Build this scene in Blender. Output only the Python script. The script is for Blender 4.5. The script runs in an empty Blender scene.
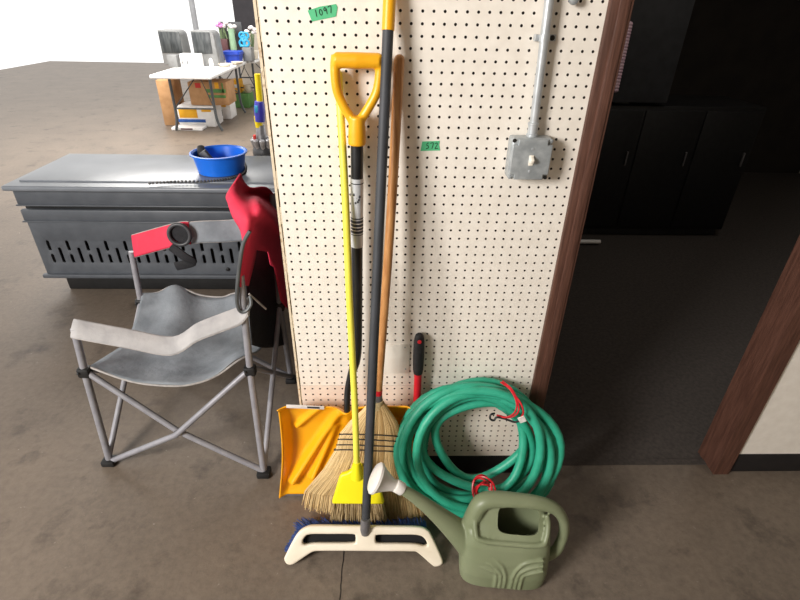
import bpy, bmesh, math, random
from mathutils import Vector, Matrix
random.seed(7)
V = Vector
COL = bpy.context.scene.collection
SC = bpy.context.scene

# ------------------------------------------------------------------ camera (solved from the one-inch peg-hole grid)
F_PX = 495.5175
YAW, PIT, ROL = 0.0330808, 0.5417895, 0.0205044
CAM = V((10.8074809 * .0254, -51.0358344 * .0254, 61.6733806 * .0254))
def basis():
    cy, sy, cp, sp, cr, sr = math.cos(YAW), math.sin(YAW), math.cos(PIT), math.sin(PIT), math.cos(ROL), math.sin(ROL)
    f = V((sy*cp, cy*cp, -sp)); r = V((cy, -sy, 0)); u = r.cross(f)
    return r*cr + u*sr, -r*sr + u*cr, f
RT, UP, FW = basis()
def ray(u, v): return FW + RT*((u-400)/F_PX) + UP*((300-v)/F_PX)
def at(u, v, x=None, y=None, z=None):
    d = ray(u, v)
    i, val = (0, x) if x is not None else ((1, y) if y is not None else (2, z))
    return CAM + d*((val-CAM[i])/d[i])
def on_plane(u, v, p0, n):
    d = ray(u, v)
    return CAM + d*((V(p0)-CAM).dot(n)/d.dot(n))
cam_d = bpy.data.cameras.new('camera'); cam = bpy.data.objects.new('camera', cam_d); COL.objects.link(cam)
cam_d.sensor_width = 36; cam_d.lens = F_PX*36/800; cam_d.clip_start = .02
m = Matrix((RT, UP, -FW)).transposed().to_4x4(); m.translation = CAM; cam.matrix_world = m
SC.camera = cam

# ------------------------------------------------------------------ materials
def lin(h):
    h = h.lstrip('#'); o = []
    for i in (0, 2, 4):
        c = int(h[i:i+2], 16)/255
        o.append(c/12.92 if c <= .04045 else ((c+.055)/1.055)**2.4)
    return (*o, 1)
def mat(name, col, rough=.5, metal=0, col2=None, scale=8, detail=4, lo=.35, hi=.65, bump=0, bscale=60, stretch=None, island=None, spec=.5, coat=0, trans=0, sss=0):
    M = bpy.data.materials.new(name); M.use_nodes = True
    nt = M.node_tree; b = nt.nodes['Principled BSDF']
    b.inputs['Roughness'].default_value = rough; b.inputs['Metallic'].default_value = metal
    b.inputs['Specular IOR Level'].default_value = spec; b.inputs['Coat Weight'].default_value = coat
    b.inputs['Transmission Weight'].default_value = trans
    b.inputs['Base Color'].default_value = lin(col)
    tc = nt.nodes.new('ShaderNodeTexCoord'); src = tc.outputs['Object']
    if stretch:
        mp = nt.nodes.new('ShaderNodeMapping'); mp.inputs['Scale'].default_value = stretch
        nt.links.new(src, mp.inputs[0]); src = mp.outputs[0]
    if col2:
        cr = nt.nodes.new('ShaderNodeValToRGB')
        cr.color_ramp.elements[0].color = lin(col); cr.color_ramp.elements[1].color = lin(col2)
        cr.color_ramp.elements[0].position = lo; cr.color_ramp.elements[1].position = hi
        if island:
            g = nt.nodes.new('ShaderNodeNewGeometry'); nt.links.new(g.outputs['Random Per Island'], cr.inputs[0])
        else:
            n = nt.nodes.new('ShaderNodeTexNoise'); n.inputs['Scale'].default_value = scale; n.inputs['Detail'].default_value = detail
            nt.links.new(src, n.inputs['Vector']); nt.links.new(n.outputs[0], cr.inputs[0])
        nt.links.new(cr.outputs[0], b.inputs['Base Color'])
    if bump:
        n2 = nt.nodes.new('ShaderNodeTexNoise'); n2.inputs['Scale'].default_value = bscale; n2.inputs['Detail'].default_value = 5
        bp = nt.nodes.new('ShaderNodeBump'); bp.inputs['Strength'].default_value = bump; bp.inputs['Distance'].default_value = .01
        nt.links.new(src, n2.inputs['Vector']); nt.links.new(n2.outputs[0], bp.inputs['Height']); nt.links.new(bp.outputs[0], b.inputs['Normal'])
    return M

def concrete():
    M = bpy.data.materials.new('concrete'); M.use_nodes = True; nt = M.node_tree; N = nt.nodes; L = nt.links
    b = N['Principled BSDF']; b.inputs['Roughness'].default_value = .5; b.inputs['Specular IOR Level'].default_value = .45
    tc = N.new('ShaderNodeTexCoord'); P = tc.outputs['Object']
    def noise(s, d, rough=.55):
        n = N.new('ShaderNodeTexNoise'); n.inputs['Scale'].default_value = s; n.inputs['Detail'].default_value = d
        n.inputs['Roughness'].default_value = rough; L.new(P, n.inputs['Vector']); return n.outputs[0]
    def ramp(src, stops):
        r = N.new('ShaderNodeValToRGB'); e = r.color_ramp.elements
        while len(e) < len(stops): e.new(.5)
        for el, (p, c) in zip(e, stops): el.position = p; el.color = lin(c)
        L.new(src, r.inputs[0]); return r.outputs[0]
    def mix(f, a, c, mode='MIX'):
        x = N.new('ShaderNodeMix'); x.data_type = 'RGBA'; x.blend_type = mode
        if isinstance(f, float): x.inputs[0].default_value = f
        else: L.new(f, x.inputs[0])
        L.new(a, x.inputs[6])
        if isinstance(c, tuple): x.inputs[7].default_value = c
        else: L.new(c, x.inputs[7])
        return x.outputs[2]
    big = ramp(noise(2.2, 5), [(.3, '5e5349'), (.5, '6d6155'), (.72, '7b6d5f')])
    fine = ramp(noise(38, 8, .7), [(.3, '524840'), (.6, '7b6f62')])
    c = mix(.45, big, fine)
    stain = ramp(noise(5.5, 6, .65), [(.55, '000000'), (.72, 'ffffff')])
    c = mix(stain, c, lin('453c35'))
    sc = ramp(noise(27, 9, .75), [(.635, '000000'), (.70, 'ffffff')])     # pale scuffed paint and lime flecks
    c = mix(sc, c, lin('a79c8f'))
    # saw-cut joint running towards the camera
    sep = N.new('ShaderNodeSeparateXYZ'); L.new(P, sep.inputs[0])
    def mth(op, a, bb=None):
        x = N.new('ShaderNodeMath'); x.operation = op
        for i, v in enumerate((a, bb)):
            if v is None: continue
            if isinstance(v, (int, float)): x.inputs[i].default_value = v
            else: L.new(v, x.inputs[i])
        return x.outputs[0]
    wob = mth('MULTIPLY', mth('SUBTRACT', noise(14, 4), .5), .012)
    d = mth('ABSOLUTE', mth('ADD', mth('SUBTRACT', sep.outputs[0], .137), wob))
    near = mth('LESS_THAN', d, .0022)
    c = mix(near, c, lin('231d19'))
    wob2 = mth('MULTIPLY', mth('SUBTRACT', noise(9, 6, .6), .5), .16)
    d2 = mth('ADD', mth('SUBTRACT', sep.outputs[0], -.02), wob2)
    worn = mth('MULTIPLY', mth('LESS_THAN', d2, 0), .16)
    c = mix(worn, c, lin('6a5e52'))
    L.new(c, b.inputs['Base Color'])
    bp = N.new('ShaderNodeBump'); bp.inputs['Strength'].default_value = .25; bp.inputs['Distance'].default_value = .006
    L.new(noise(70, 8, .7), bp.inputs['Height']); L.new(bp.outputs[0], b.inputs['Normal'])
    return M

M = dict(
 board=mat('painted_hardboard', 'efe8dd', .6, col2='e5ddd1', scale=30, detail=6, lo=.3, hi=.7, bump=.06, bscale=220),
 lowboard=mat('bounce_tinted_hardboard', 'eae0d3', .6, col2='dccabb', scale=5, detail=4, lo=.4, hi=.75, bump=.06, bscale=220),  # pinkish bounce off the shovel is put into the lower board's colour
 blockblack=mat('matt_black_block', '0b0b0c', .9, col2='101011', scale=40),
 holewall=mat('hardboard_core', '3a291d', .9, col2='2c1f16', scale=40),
 rawedge=mat('chipped_board_edge', 'ddcdb2', .8, col2='a5835c', scale=60, lo=.55, hi=.75, bump=.3, bscale=150),
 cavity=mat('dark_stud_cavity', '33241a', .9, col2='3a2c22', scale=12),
 patch=mat('blank_cover_white', 'ebe6dc', .45, col2='e2dbd0', scale=20),
 casing=mat('brown_stained_wood', '4a2f25', .5, col2='5f3f33', scale=14, stretch=(9, 9, .7), bump=.15, bscale=30),
 rubber=mat('black_cove_base', '141213', .55, col2='1d1a1a', scale=20),
 concrete=concrete(),
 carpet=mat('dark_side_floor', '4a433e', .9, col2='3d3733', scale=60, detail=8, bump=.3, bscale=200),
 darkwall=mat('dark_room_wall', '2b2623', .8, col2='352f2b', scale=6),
 ceil=mat('ceiling_board', 'bdb6ac', .8, col2='b1a99e', scale=6),
 plaster=mat('garage_wall', 'c9beb0', .8, col2='bdb2a3', scale=6),
 yellow=mat('yellow_plastic', 'f2b01c', .38, col2='eda812', scale=12),
 orange=mat('shovel_yellow_plastic', 'fdb419', .3, col2='fbac12', scale=9, bump=.03, bscale=90),
 lime=mat('lemon_plastic', 'f3e61a', .42, col2='efe010', scale=10),
 limepole=mat('lemon_coated_pole', 'efe65a', .4, col2='eadf4a', scale=20),
 blackshaft=mat('black_shaft', '17181a', .35, col2='1f2022', scale=30),
 greypole=mat('charcoal_pole', '3b3d42', .6, col2='323438', scale=40, stretch=(1, 1, .2)),
 greyend=mat('grey_socket', '6d6a6b', .5, col2='5c595a', scale=30),
 wood=mat('varnished_wood', 'c8925a', .42, col2='a9713f', scale=18, stretch=(6, 6, .5)),
 straw=mat('broom_straw', 'ecd09a', .75, col2='997540', island=True, lo=0, hi=1),
 strawcore=mat('straw_core', 'b3945e', .85, col2='8d7043', scale=60, stretch=(6, 6, .4)),
 stitch=mat('black_stitching', '262320', .8, col2='35302b', scale=40),
 cord=mat('tan_binding', 'cbb68c', .7, col2='ab9263', scale=80),
 whitebristle=mat('tan_bristle', 'cdb78e', .7, col2='a99065', island=True, lo=0, hi=1),
 cream=mat('cream_plastic', 'e9dfcc', .42, col2='e2d6c0', scale=9),
 blue=mat('blue_bristle', '2a4a8c', .6, col2='182c5c', island=True, lo=0, hi=1),
 black=mat('black_plastic', '121213', .5, col2='1b1b1c', scale=30),
 foam=mat('black_foam_grip', '141416', .75, col2='201f21', scale=60, bump=.2, bscale=180),
 red=mat('red_coating', 'd0202f', .35, col2='c61a2a', scale=20),
 tie=mat('red_tie_wire', 'd21f2c', .35, col2='b51522', scale=40),
 tag=mat('white_tag', 'ece6e0', .5, col2='d9cfc8', scale=60),
 hose=mat('teal_rubber_hose', '35a98a', .45, col2='2b9c7c', scale=22, bump=.05, bscale=180),
 can=mat('olive_plastic', '80876a', .42, col2='757d5f', scale=7, bump=.03, bscale=160),
 rose=mat('white_plastic', 'e4e0da', .4, col2='d9d4cd', scale=12),
 galv=mat('galvanised_steel', 'b3b8ba', .4, .35, col2='999fa2', scale=45, detail=6),
 zinc=mat('zinc_conduit', 'c9cdcf', .35, .45, col2='b3b8bb', scale=25),
 switchw=mat('ivory_switch', 'f6f0e4', .4, col2='efe7d6', scale=20),
 screw=mat('dark_screw', '3c3b39', .4, .6, col2='2d2c2b', scale=50),
 tape=mat('green_tape', '55bd86', .6, col2='4ab27b', scale=30),
 ink=mat('dark_ink', '12271b', .7, col2='0f2017', scale=30),
 silver=mat('silver_label', 'cfd1d3', .35, .3, col2='bfc2c5', scale=30),
 labelwhite=mat('white_sticker', 'ddd6d0', .45, col2='d2c9c4', scale=30),
 labeldark=mat('dark_print', '33343a', .5, col2='2a2b30', scale=30),
 tube=mat('grey_tube', '97969b', .4, .2, col2='8a898f', scale=30),
 fabric=mat('grey_canvas', '878d93', .85, col2='6a7076', scale=9, detail=6, bump=.25, bscale=60),
 strap=mat('light_grey_canvas', 'aeabaa', .8, col2='999797', scale=14, bump=.15, bscale=90),
 piping=mat('grey_piping', 'a8a39f', .7, col2='8f8b88', scale=40),
 redfab=mat('red_canvas', 'da3350', .75, col2='ce2946', scale=10, bump=.12, bscale=200),
 blackfab=mat('black_canvas', '17171a', .85, col2='222226', scale=20, bump=.2, bscale=120),
 crate=mat('slate_plastic', '54585e', .4, col2='4b4f55', scale=14),
 cratelid=mat('slate_lid', '7b8087', .3, col2='70757c', scale=6),
 bowl=mat('blue_basin', '1f78f0', .35, col2='1a6ee2', scale=10),
 bead=mat('gunmetal_bead', '6c6a69', .4, .5, col2='504e4d', island=True, lo=0, hi=1),
 table=mat('white_table', 'efeeec', .4, col2='e6e4e1', scale=8),
 leg=mat('grey_table_leg', '5d6062', .45, .3, col2='505355', scale=20),
 greycase=mat('grey_case', '858584', .45, col2='777776', scale=12),
 darkglass=mat('dark_panel', '2c2f31', .3, col2='4f5252', scale=9, stretch=(3, 3, .6)),
 white=mat('white_card', 'f2f0ee', .6, col2='e6e3e0', scale=12),
 card=mat('brown_cardboard', 'b98e63', .8, col2='a97f55', scale=12),
 green=mat('green_print', '5f8f4a', .7, col2='4e7f45', scale=10),
 redp=mat('red_print', 'c8372f', .7, col2='b93029', scale=10),
 yprint=mat('yellow_print', 'efb321', .7, col2='e6a618', scale=10),
 bprint=mat('blue_print', '2f5ea8', .7, col2='27539a', scale=10),
 bluetub=mat('royal_blue_plastic', '2346b4', .4, col2='1c3ca6', scale=10),
 cyan=mat('cyan_plastic', '2fa3cf', .4, col2='2795bf', scale=12),
 vase=mat('pale_green_vase', '9dbb98', .5, col2='8eae8a', scale=12),
 petal=mat('white_petal', 'efe8e6', .7, col2='dccfce', island=True, lo=0, hi=1),
 pink=mat('pink_petal', 'd58fc4', .7, col2='c77ab6', island=True, lo=0, hi=1),
 leaf=mat('dull_leaf', '6f7f5a', .7, col2='596a48', island=True, lo=0, hi=1),
 maroon=mat('maroon_case', '5a3434', .6, col2='4c2b2c', scale=12),
 ceramic=mat('cream_ceramic', 'e6dcc9', .4, col2='d9cdb8', scale=14),
 purple=mat('purple_plastic', '3f3fb0', .35, col2='37379f', scale=12),
 vyellow=mat('vacuum_yellow', 'f0d400', .35, col2='e7cb00', scale=12),
 cyclone=mat('grey_cyclone', 'a09fa1', .3, .4, col2='7d7c7f', scale=20),
 darkgrey=mat('dark_grey_plastic', '3b3c3f', .45, col2='323336', scale=16),
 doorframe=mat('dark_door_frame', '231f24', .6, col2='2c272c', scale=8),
 greypost=mat('grey_post', 'a2a3a6', .5, col2='96979a', scale=8),
 pinkbulb=mat('pale_pink_bead', 'e6c6d2', .35, col2='d9b2c4', island=True, lo=0, hi=1),
)

# ------------------------------------------------------------------ mesh helpers
def cat(pts, k=6, closed=False):
    P = [V(p) for p in pts]; n = len(P); out = []
    segs = n if closed else n-1
    for i in range(segs):
        g = (lambda j: P[j % n]) if closed else (lambda j: P[max(0, min(n-1, j))])
        a, b, c, d = g(i-1), g(i), g(i+1), g(i+2)
        for s in range(k):
            t = s/k
            out.append(.5*((2*b) + (c-a)*t + (2*a-5*b+4*c-d)*t*t + (3*b-a-3*c+d)*t**3))
    if not closed: out.append(P[-1])
    return out
def tube(bm, pts, r, n=12, caps=True, closed=False, flat=None):
    """sweep a circle (or an ellipse: flat = (vector, factor across it)) along pts"""
    P = [V(p) for p in pts]; K = len(P); R = r if isinstance(r, (list, tuple)) else [r]*K
    rings = []; nrm = None
    for i in range(K):
        if closed: t = P[(i+1) % K]-P[i-1]
        else: t = P[min(K-1, i+1)]-P[max(0, i-1)]
        t = t.normalized() if t.length > 1e-9 else V((0, 0, 1))
        if nrm is None:
            a = V((0, 0, 1)) if abs(t.z) < .9 else V((1, 0, 0))
            nrm = t.cross(a).normalized()
        else:
            nrm = nrm-t*nrm.dot(t)
            nrm = nrm.normalized() if nrm.length > 1e-9 else t.orthogonal().normalized()
        bn = t.cross(nrm); ring = []
        for j in range(n):
            a = 2*math.pi*j/n; off = (nrm*math.cos(a)+bn*math.sin(a))*R[i]
            if flat:
                fv = V(flat[0]).normalized(); off = off-fv*off.dot(fv)*(1-flat[1])
            ring.append(bm.verts.new(P[i]+off))
        rings.append(ring)
    for i in range(K if closed else K-1):
        a, b = rings[i], rings[(i+1) % K]
        for j in range(n):
            try: bm.faces.new((a[j], a[(j+1) % n], b[(j+1) % n], b[j]))
            except ValueError: pass
    if caps and not closed:
        bm.faces.new(rings[0][::-1]); bm.faces.new(rings[-1])
def rbox(bm, c, s, b=.003, seg=2, R=None):
    t = bmesh.new(); bmesh.ops.create_cube(t, size=1)
    bmesh.ops.scale(t, vec=s, verts=t.verts)
    if b > 0: bmesh.ops.bevel(t, geom=t.edges[:], offset=min(b, .45*min(s)), segments=seg, affect='EDGES', profile=.5)
    if R is not None: bmesh.ops.transform(t, matrix=R.to_4x4(), verts=t.verts)
    bmesh.ops.translate(t, vec=c, verts=t.verts)
    me = bpy.data.meshes.new('t'); t.to_mesh(me); t.free(); bm.from_mesh(me); bpy.data.meshes.remove(me)
def loft(bm, rings, cap0=True, cap1=True):
    rs = [[bm.verts.new(p) for p in r] for r in rings]; n = len(rs[0])
    for a, b in zip(rs, rs[1:]):
        for j in range(n): bm.faces.new((a[j], a[(j+1) % n], b[(j+1) % n], b[j]))
    if cap0: bm.faces.new(rs[0][::-1])
    if cap1: bm.faces.new(rs[-1])
def lathe(bm, prof, o, ax=(0, 0, 1), n=32, cap0=True, cap1=True):
    ax = V(ax).normalized(); a = ax.orthogonal().normalized(); b = ax.cross(a); o = V(o)
    loft(bm, [[o+ax*h+(a*math.cos(2*math.pi*j/n)+b*math.sin(2*math.pi*j/n))*max(r, 1e-4) for j in range(n)] for r, h in prof], cap0, cap1)
def ball(bm, c, r, u=12, v=8, sc=(1, 1, 1)):
    mt = Matrix.Translation(c) @ Matrix.Diagonal((*sc, 1))
    bmesh.ops.create_uvsphere(bm, u_segments=u, v_segments=v, radius=r, matrix=mt)
def srect(cx, cy, z, a, b, e=4, n=40):
    out = []
    for j in range(n):
        t = 2*math.pi*j/n; c, s = math.cos(t), math.sin(t)
        out.append(V((cx+a*math.copysign(abs(c)**(2/e), c), cy+b*math.copysign(abs(s)**(2/e), s), z)))
    return out
def sheet(bm, rows):
    g = [[bm.verts.new(p) for p in r] for r in rows]
    for a, b in zip(g, g[1:]):
        for j in range(len(a)-1): bm.faces.new((a[j], a[j+1], b[j+1], b[j]))
def fine(rows, k=4):
    a = [cat(r, k) for r in rows]
    c = [cat(col, k) for col in zip(*a)]
    return [list(r) for r in zip(*c)]

def world_loc(o):
    l = V((0, 0, 0))
    while o is not None: l += o.location; o = o.parent
    return l
def obj(name, bm, mt, parent=None, base=None, sharp=38, solid=0, sub=0, smooth=True):
    loc = V(base) if base is not None else V((0, 0, 0))
    if parent is None and base is None and len(bm.verts):
        xs = [v.co for v in bm.verts]
        loc = V(((min(c.x for c in xs)+max(c.x for c in xs))/2, (min(c.y for c in xs)+max(c.y for c in xs))/2, min(c.z for c in xs)))
    off = world_loc(parent) if parent else loc
    bmesh.ops.translate(bm, vec=-off, verts=bm.verts)
    bmesh.ops.recalc_face_normals(bm, faces=bm.faces)
    me = bpy.data.meshes.new(name); bm.to_mesh(me); bm.free()
    if smooth:
        for p in me.polygons: p.use_smooth = True
        me.set_sharp_from_angle(angle=math.radians(sharp))
    me.materials.append(M[mt])
    o = bpy.data.objects.new(name, me); COL.objects.link(o)
    if parent: o.parent = parent
    else: o.location = loc
    if solid:
        s = o.modifiers.new('thick', 'SOLIDIFY'); s.thickness = solid; s.offset = 0
    if sub:
        s = o.modifiers.new('sub', 'SUBSURF'); s.levels = sub; s.render_levels = sub
    return o
def tag(o, label, category, group=None):
    o['label'] = label; o['category'] = category
    if group: o['group'] = group
    return o
def thing(name, label, category, loc, group=None):
    o = bpy.data.objects.new(name, None); COL.objects.link(o); o.location = loc; o.empty_display_size = .05
    return tag(o, label, category, group)
def struct(name, bm, mt, base=(0, 0, 0), **k):
    o = obj(name, bm, mt, base=base, **k); o['kind'] = 'structure'; return o
def nb(): return bmesh.new()
def plate(outlines, to3d, thick, bev, res=3):
    """extruded plate with holes from 2D outlines; returns a bmesh. to3d = 4x4 matrix from the local XY plane"""
    cu = bpy.data.curves.new('c', 'CURVE'); cu.dimensions = '2D'; cu.fill_mode = 'BOTH'
    cu.extrude = thick/2-bev; cu.bevel_depth = bev; cu.bevel_resolution = res; cu.offset = -bev
    for ol in outlines:
        sp = cu.splines.new('POLY'); sp.points.add(len(ol)-1); sp.use_cyclic_u = True
        for p, q in zip(sp.points, ol): p.co = (q[0], q[1], 0, 1)
    o = bpy.data.objects.new('c', cu); COL.objects.link(o)
    dg = bpy.context.evaluated_depsgraph_get(); me = bpy.data.meshes.new_from_object(o.evaluated_get(dg))
    bm = nb(); bm.from_mesh(me); bpy.data.objects.remove(o); bpy.data.curves.remove(cu); bpy.data.meshes.remove(me)
    bmesh.ops.transform(bm, matrix=to3d, verts=bm.verts)
    bmesh.ops.remove_doubles(bm, verts=bm.verts, dist=1e-5)
    return bm
def plane_frame(p0, n, xdir=(1, 0, 0)):
    n = V(n).normalized(); x = V(xdir); x = (x-n*x.dot(n)).normalized(); y = n.cross(x)
    mt = Matrix((x, y, n)).transposed().to_4x4(); mt.translation = V(p0); return mt
def fused(parts_bm, voxel, smooth_it=4, cutters=()):
    """union of overlapping closed solids: voxel remesh + smoothing, then boolean cuts"""
    me = bpy.data.meshes.new('f'); parts_bm.to_mesh(me); parts_bm.free()
    o = bpy.data.objects.new('f', me); COL.objects.link(o)
    r = o.modifiers.new('r', 'REMESH'); r.mode = 'VOXEL'; r.voxel_size = voxel
    s = o.modifiers.new('s', 'SMOOTH'); s.iterations = smooth_it; s.factor = .5
    cs = []
    for cbm in cutters:
        cm = bpy.data.meshes.new('k'); cbm.to_mesh(cm); cbm.free()
        co = bpy.data.objects.new('k', cm); COL.objects.link(co); cs.append(co)
        b = o.modifiers.new('b', 'BOOLEAN'); b.operation = 'DIFFERENCE'; b.object = co; b.solver = 'EXACT'
    if cutters:
        s2 = o.modifiers.new('s2', 'SMOOTH'); s2.iterations = 2; s2.factor = .4
    bpy.context.view_layer.update()
    dg = bpy.context.evaluated_depsgraph_get(); m2 = bpy.data.meshes.new_from_object(o.evaluated_get(dg))
    bm = nb(); bm.from_mesh(m2)
    for x in [o]+cs: bpy.data.objects.remove(x)
    return bm

IN = .0254
ZF = 61*IN                        # height of the first peg-hole row above the floor
def lat(c, r, y=0): return V((c*IN, y, ZF-r*IN))
BX0, BX1 = -.52*IN, 30.5*IN        # pegboard left and right edges

# ------------------------------------------------------------------ room shell
def slab(x0, x1, y0, y1, z0, z1): 
    b = nb(); rbox(b, V(((x0+x1)/2, (y0+y1)/2, (z0+z1)/2)), V((x1-x0, y1-y0, z1-z0)), 0); return b
struct('floor', slab(-9, 5, -4, .04, -.1, 0), 'concrete', smooth=False)
struct('floor_garage', slab(-9, BX0-.03, .04, 14, -.1, 0), 'concrete', smooth=False)
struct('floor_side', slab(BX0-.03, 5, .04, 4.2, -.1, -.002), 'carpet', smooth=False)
struct('ceiling', slab(-5, 5, -4, 4.2, 3.0, 3.1), 'ceil', smooth=False)
struct('wall_right', slab(4.9, 5, -4, 4.2, 0, 3), 'plaster', smooth=False)
struct('wall_front', slab(-3, 5, -4.1, -4, 0, 3), 'plaster', smooth=False)

def pegboard(r0, r1, bottom, top):
    """hardboard with every peg hole cut through, one cell per hole"""
    b = nb(); n = 8; rad = .138*IN; T = .006; cache = {}
    def vt(x, y, z):
        k = (round(x, 5), round(y, 5), round(z, 5))
        if k not in cache: cache[k] = b.verts.new((x, y, z))
        return cache[k]
    for r in range(r0, r1+1):
        for c in range(0, 31):
            p = lat(c, r); x0, x1 = p.x-IN/2, p.x+IN/2
            if c == 0: x0 = BX0
            z1, z0 = p.z+IN/2, p.z-IN/2
            if r == r0: z1 = top
            if r == r1: z0 = bottom
            sq = [(x1, p.z), (x1, z1), (p.x, z1), (x0, z1), (x0, p.z), (x0, z0), (p.x, z0), (x1, z0)]
            oc = [(p.x+rad*math.cos(math.pi*k/4), p.z+rad*math.sin(math.pi*k/4)) for k in range(8)]
            S_ = [vt(x, 0, z) for x, z in sq]; O = [vt(x, 0, z) for x, z in oc]; I = [vt(x, T, z) for x, z in oc]
            for k in range(8):
                q = (k+1) % 8
                b.faces.new((S_[k], S_[q], O[q], O[k])); b.faces.new((O[k], O[q], I[q], I[k])).material_index = 1
    # rim of the sheet
    for (xa, za, xb, zb) in ((BX0, bottom, BX0, top), (BX1, bottom, BX1, top), (BX0, top, BX1, top), (BX0, bottom, BX1, bottom)):
        b.faces.new([b.verts.new(q) for q in ((xa, 0, za), (xb, 0, zb), (xb, T, zb), (xa, T, za))])
    return b
SEAM = ZF-43.45*IN; BOT = ZF-57.1*IN
def board_obj(name, b, mt):
    me = bpy.data.meshes.new(name); b.to_mesh(me); b.free(); me.materials.append(M[mt]); me.materials.append(M['holewall'])
    o = bpy.data.objects.new(name, me); COL.objects.link(o); o['kind'] = 'structure'; return o
board_obj('wall_back', pegboard(-26, 43, SEAM+.0008, 2.24), 'board')
board_obj('wall_back_lower', pegboard(44, 56, BOT, SEAM-.0008), 'lowboard')
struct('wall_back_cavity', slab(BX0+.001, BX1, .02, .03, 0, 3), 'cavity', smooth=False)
struct('wall_back_upper', slab(BX0, BX1, 0, .02, 2.24, 3), 'board', smooth=False)
b = nb()                            # raw left end of the partition: chipped edge strip and set-back pale batten
for k in range(60):
    z = .03+k*.05; w = random.uniform(.001, .004)
    rbox(b, V((BX0-w/2+.0003, .003, z+.025)), V((w, .0045, .0498)), .001, 1)
struct('trim_1', b, 'rawedge', smooth=False)
struct('trim_2', slab(BX0-.0115, BX0-.0050, .002, .10, 0, 3), 'rawedge', smooth=False)
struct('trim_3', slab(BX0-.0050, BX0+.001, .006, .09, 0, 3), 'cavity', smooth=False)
struct('wall_partition', slab(BX0-.004, BX1, .09, .1, 0, 3), 'plaster', smooth=False)
b = nb(); rbox(b, V(((BX0+BX1)/2, .006, BOT/2-.001)), V((BX1-BX0-.002, .012, BOT-.004)), .002)
struct('baseboard_back', b, 'rubber')
DX0, DX1 = BX1, BX1+.055            # brown casing of the doorway
b = nb(); rbox(b, V(((DX0+DX1)/2, -.002, 1.5)), V((DX1-DX0, .022, 3)), .004)
rbox(b, V(((DX0+DX1)/2+.006, -.013, 1.5)), V((.026, .008, 3)), .003)
struct('trim_4', b, 'casing')
struct('trim_5', slab(DX1-.018, DX1, .009, .1, 0, 3), 'casing', smooth=False)
OX1 = 1.56
struct('trim_6', slab(OX1, OX1+.06, -.013, .1, 0, 3), 'casing', smooth=False)
struct('trim_7', slab(DX1, OX1, .035, .062, -.004, .003), 'carpet', smooth=False)
struct('wall_back_right', slab(OX1+.06, 4.9, 0, .1, .1, 3), 'board', smooth=False)
b = nb(); rbox(b, V(((OX1+.06+4.9)/2, .006, .05)), V((4.9-OX1-.06, .012, .1)), .002); struct('baseboard_right', b, 'rubber')
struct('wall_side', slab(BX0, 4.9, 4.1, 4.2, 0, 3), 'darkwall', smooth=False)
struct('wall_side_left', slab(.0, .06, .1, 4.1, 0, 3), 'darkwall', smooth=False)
# far end of the garage beside the open roller door
p = at(234, 15, y=9.5)
struct('wall_far', slab(p.x, 3, 9.5, 9.6, 1.0, 3.2), 'doorframe', smooth=False)
struct('wall_far_lower', slab(p.x, 3, 9.48, 9.6, 0, 1.0), 'plaster', smooth=False)
b = nb(); a1, a2 = at(189, -5, y=9.0), at(196.5, 31, y=9.0)
tube(b, [V((a2.x, 9.0, 0)), V((a2.x, 9.0, 3.4))], .05, 12); struct('trim_8', b, 'greypost')

# ------------------------------------------------------------------ fixtures on the pegboard
pa, pb = at(382, 344.5, y=-.002), at(408, 373, y=-.002)
b = nb(); rbox(b, V(((pa.x+pb.x)/2, -.0018, (pa.z+pb.z)/2)), V((pb.x-pa.x+.008, .0034, pa.z-pb.z)), .001)
t = tag(obj('cover_plate', b, 'patch'), 'blank off-white rectangular cover plate fixed on the pegboard behind the wooden broom handle', 'cover plate')
for u, v in ((405, 347.5), (405.5, 369)):
    b = nb(); q = at(u, v, y=-.004); lathe(b, [(.0025, 0), (.0022, .0012), (.001, .0016)], q, (0, -1, 0), 10); obj('screw', b, 'galv', t)

def strokes(bm, digits, org, xd, zd, h, r=.0009):
    G = {'1': [[(.3, 0), (.35, 1)]], '0': [[(.3, .9), (.1, .5), (.25, .05), (.5, .2), (.55, .7), (.3, .9)]],
         '9': [[(.55, .75), (.35, 1), (.12, .72), (.3, .5), (.55, .75), (.5, .0)]], '7': [[(.05, .92), (.6, 1), (.35, 0)]],
         '5': [[(.6, 1), (.3, .95), (.25, .6), (.5, .5), (.5, .15), (.1, .0)]], '2': [[(.1, .85), (.4, 1), (.5, .7), (.1, .02), (.65, .05)]]}
    for i, d in enumerate(digits):
        for s in G[d]:
            tube(bm, cat([org+xd*((x+i*.8)*h)+zd*(y*h) for x, y in s], 4), r, 6)
def tape(corners, label, digits, o2, x2, h):
    P = [at(u, v, y=-.0012) for u, v in corners]
    b = nb(); loft(b, [[p+V((0, dy, 0)) for p in P] for dy in (.0009, 0)])
    t = tag(obj('tape_label', b, 'tape'), label, 'tape', 'green tape labels on the pegboard')
    org = at(*o2, y=-.0016); xd = (at(*x2, y=-.0016)-org).normalized(); zd = V((-xd.z, 0, xd.x))
    b = nb(); strokes(b, digits, org, xd, zd, h); obj('handwriting', b, 'ink', t)
tape([(307.5, 10.5), (320, 6.5), (336, 4), (337.5, 7), (336, 16.5), (324, 19), (312, 21.5)], 'slanted green tape strip with handwritten 1097 at the top left of the pegboard', '1097', (315, 17), (329, 13.5), .0135)
tape([(422.3, 141.5), (439.7, 141), (439, 145), (440, 150.5), (420.5, 151)], 'level green tape strip with handwritten 572 right of the wooden broom handle', '572', (425.3, 148.8), (437, 148.6), .0145)

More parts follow.
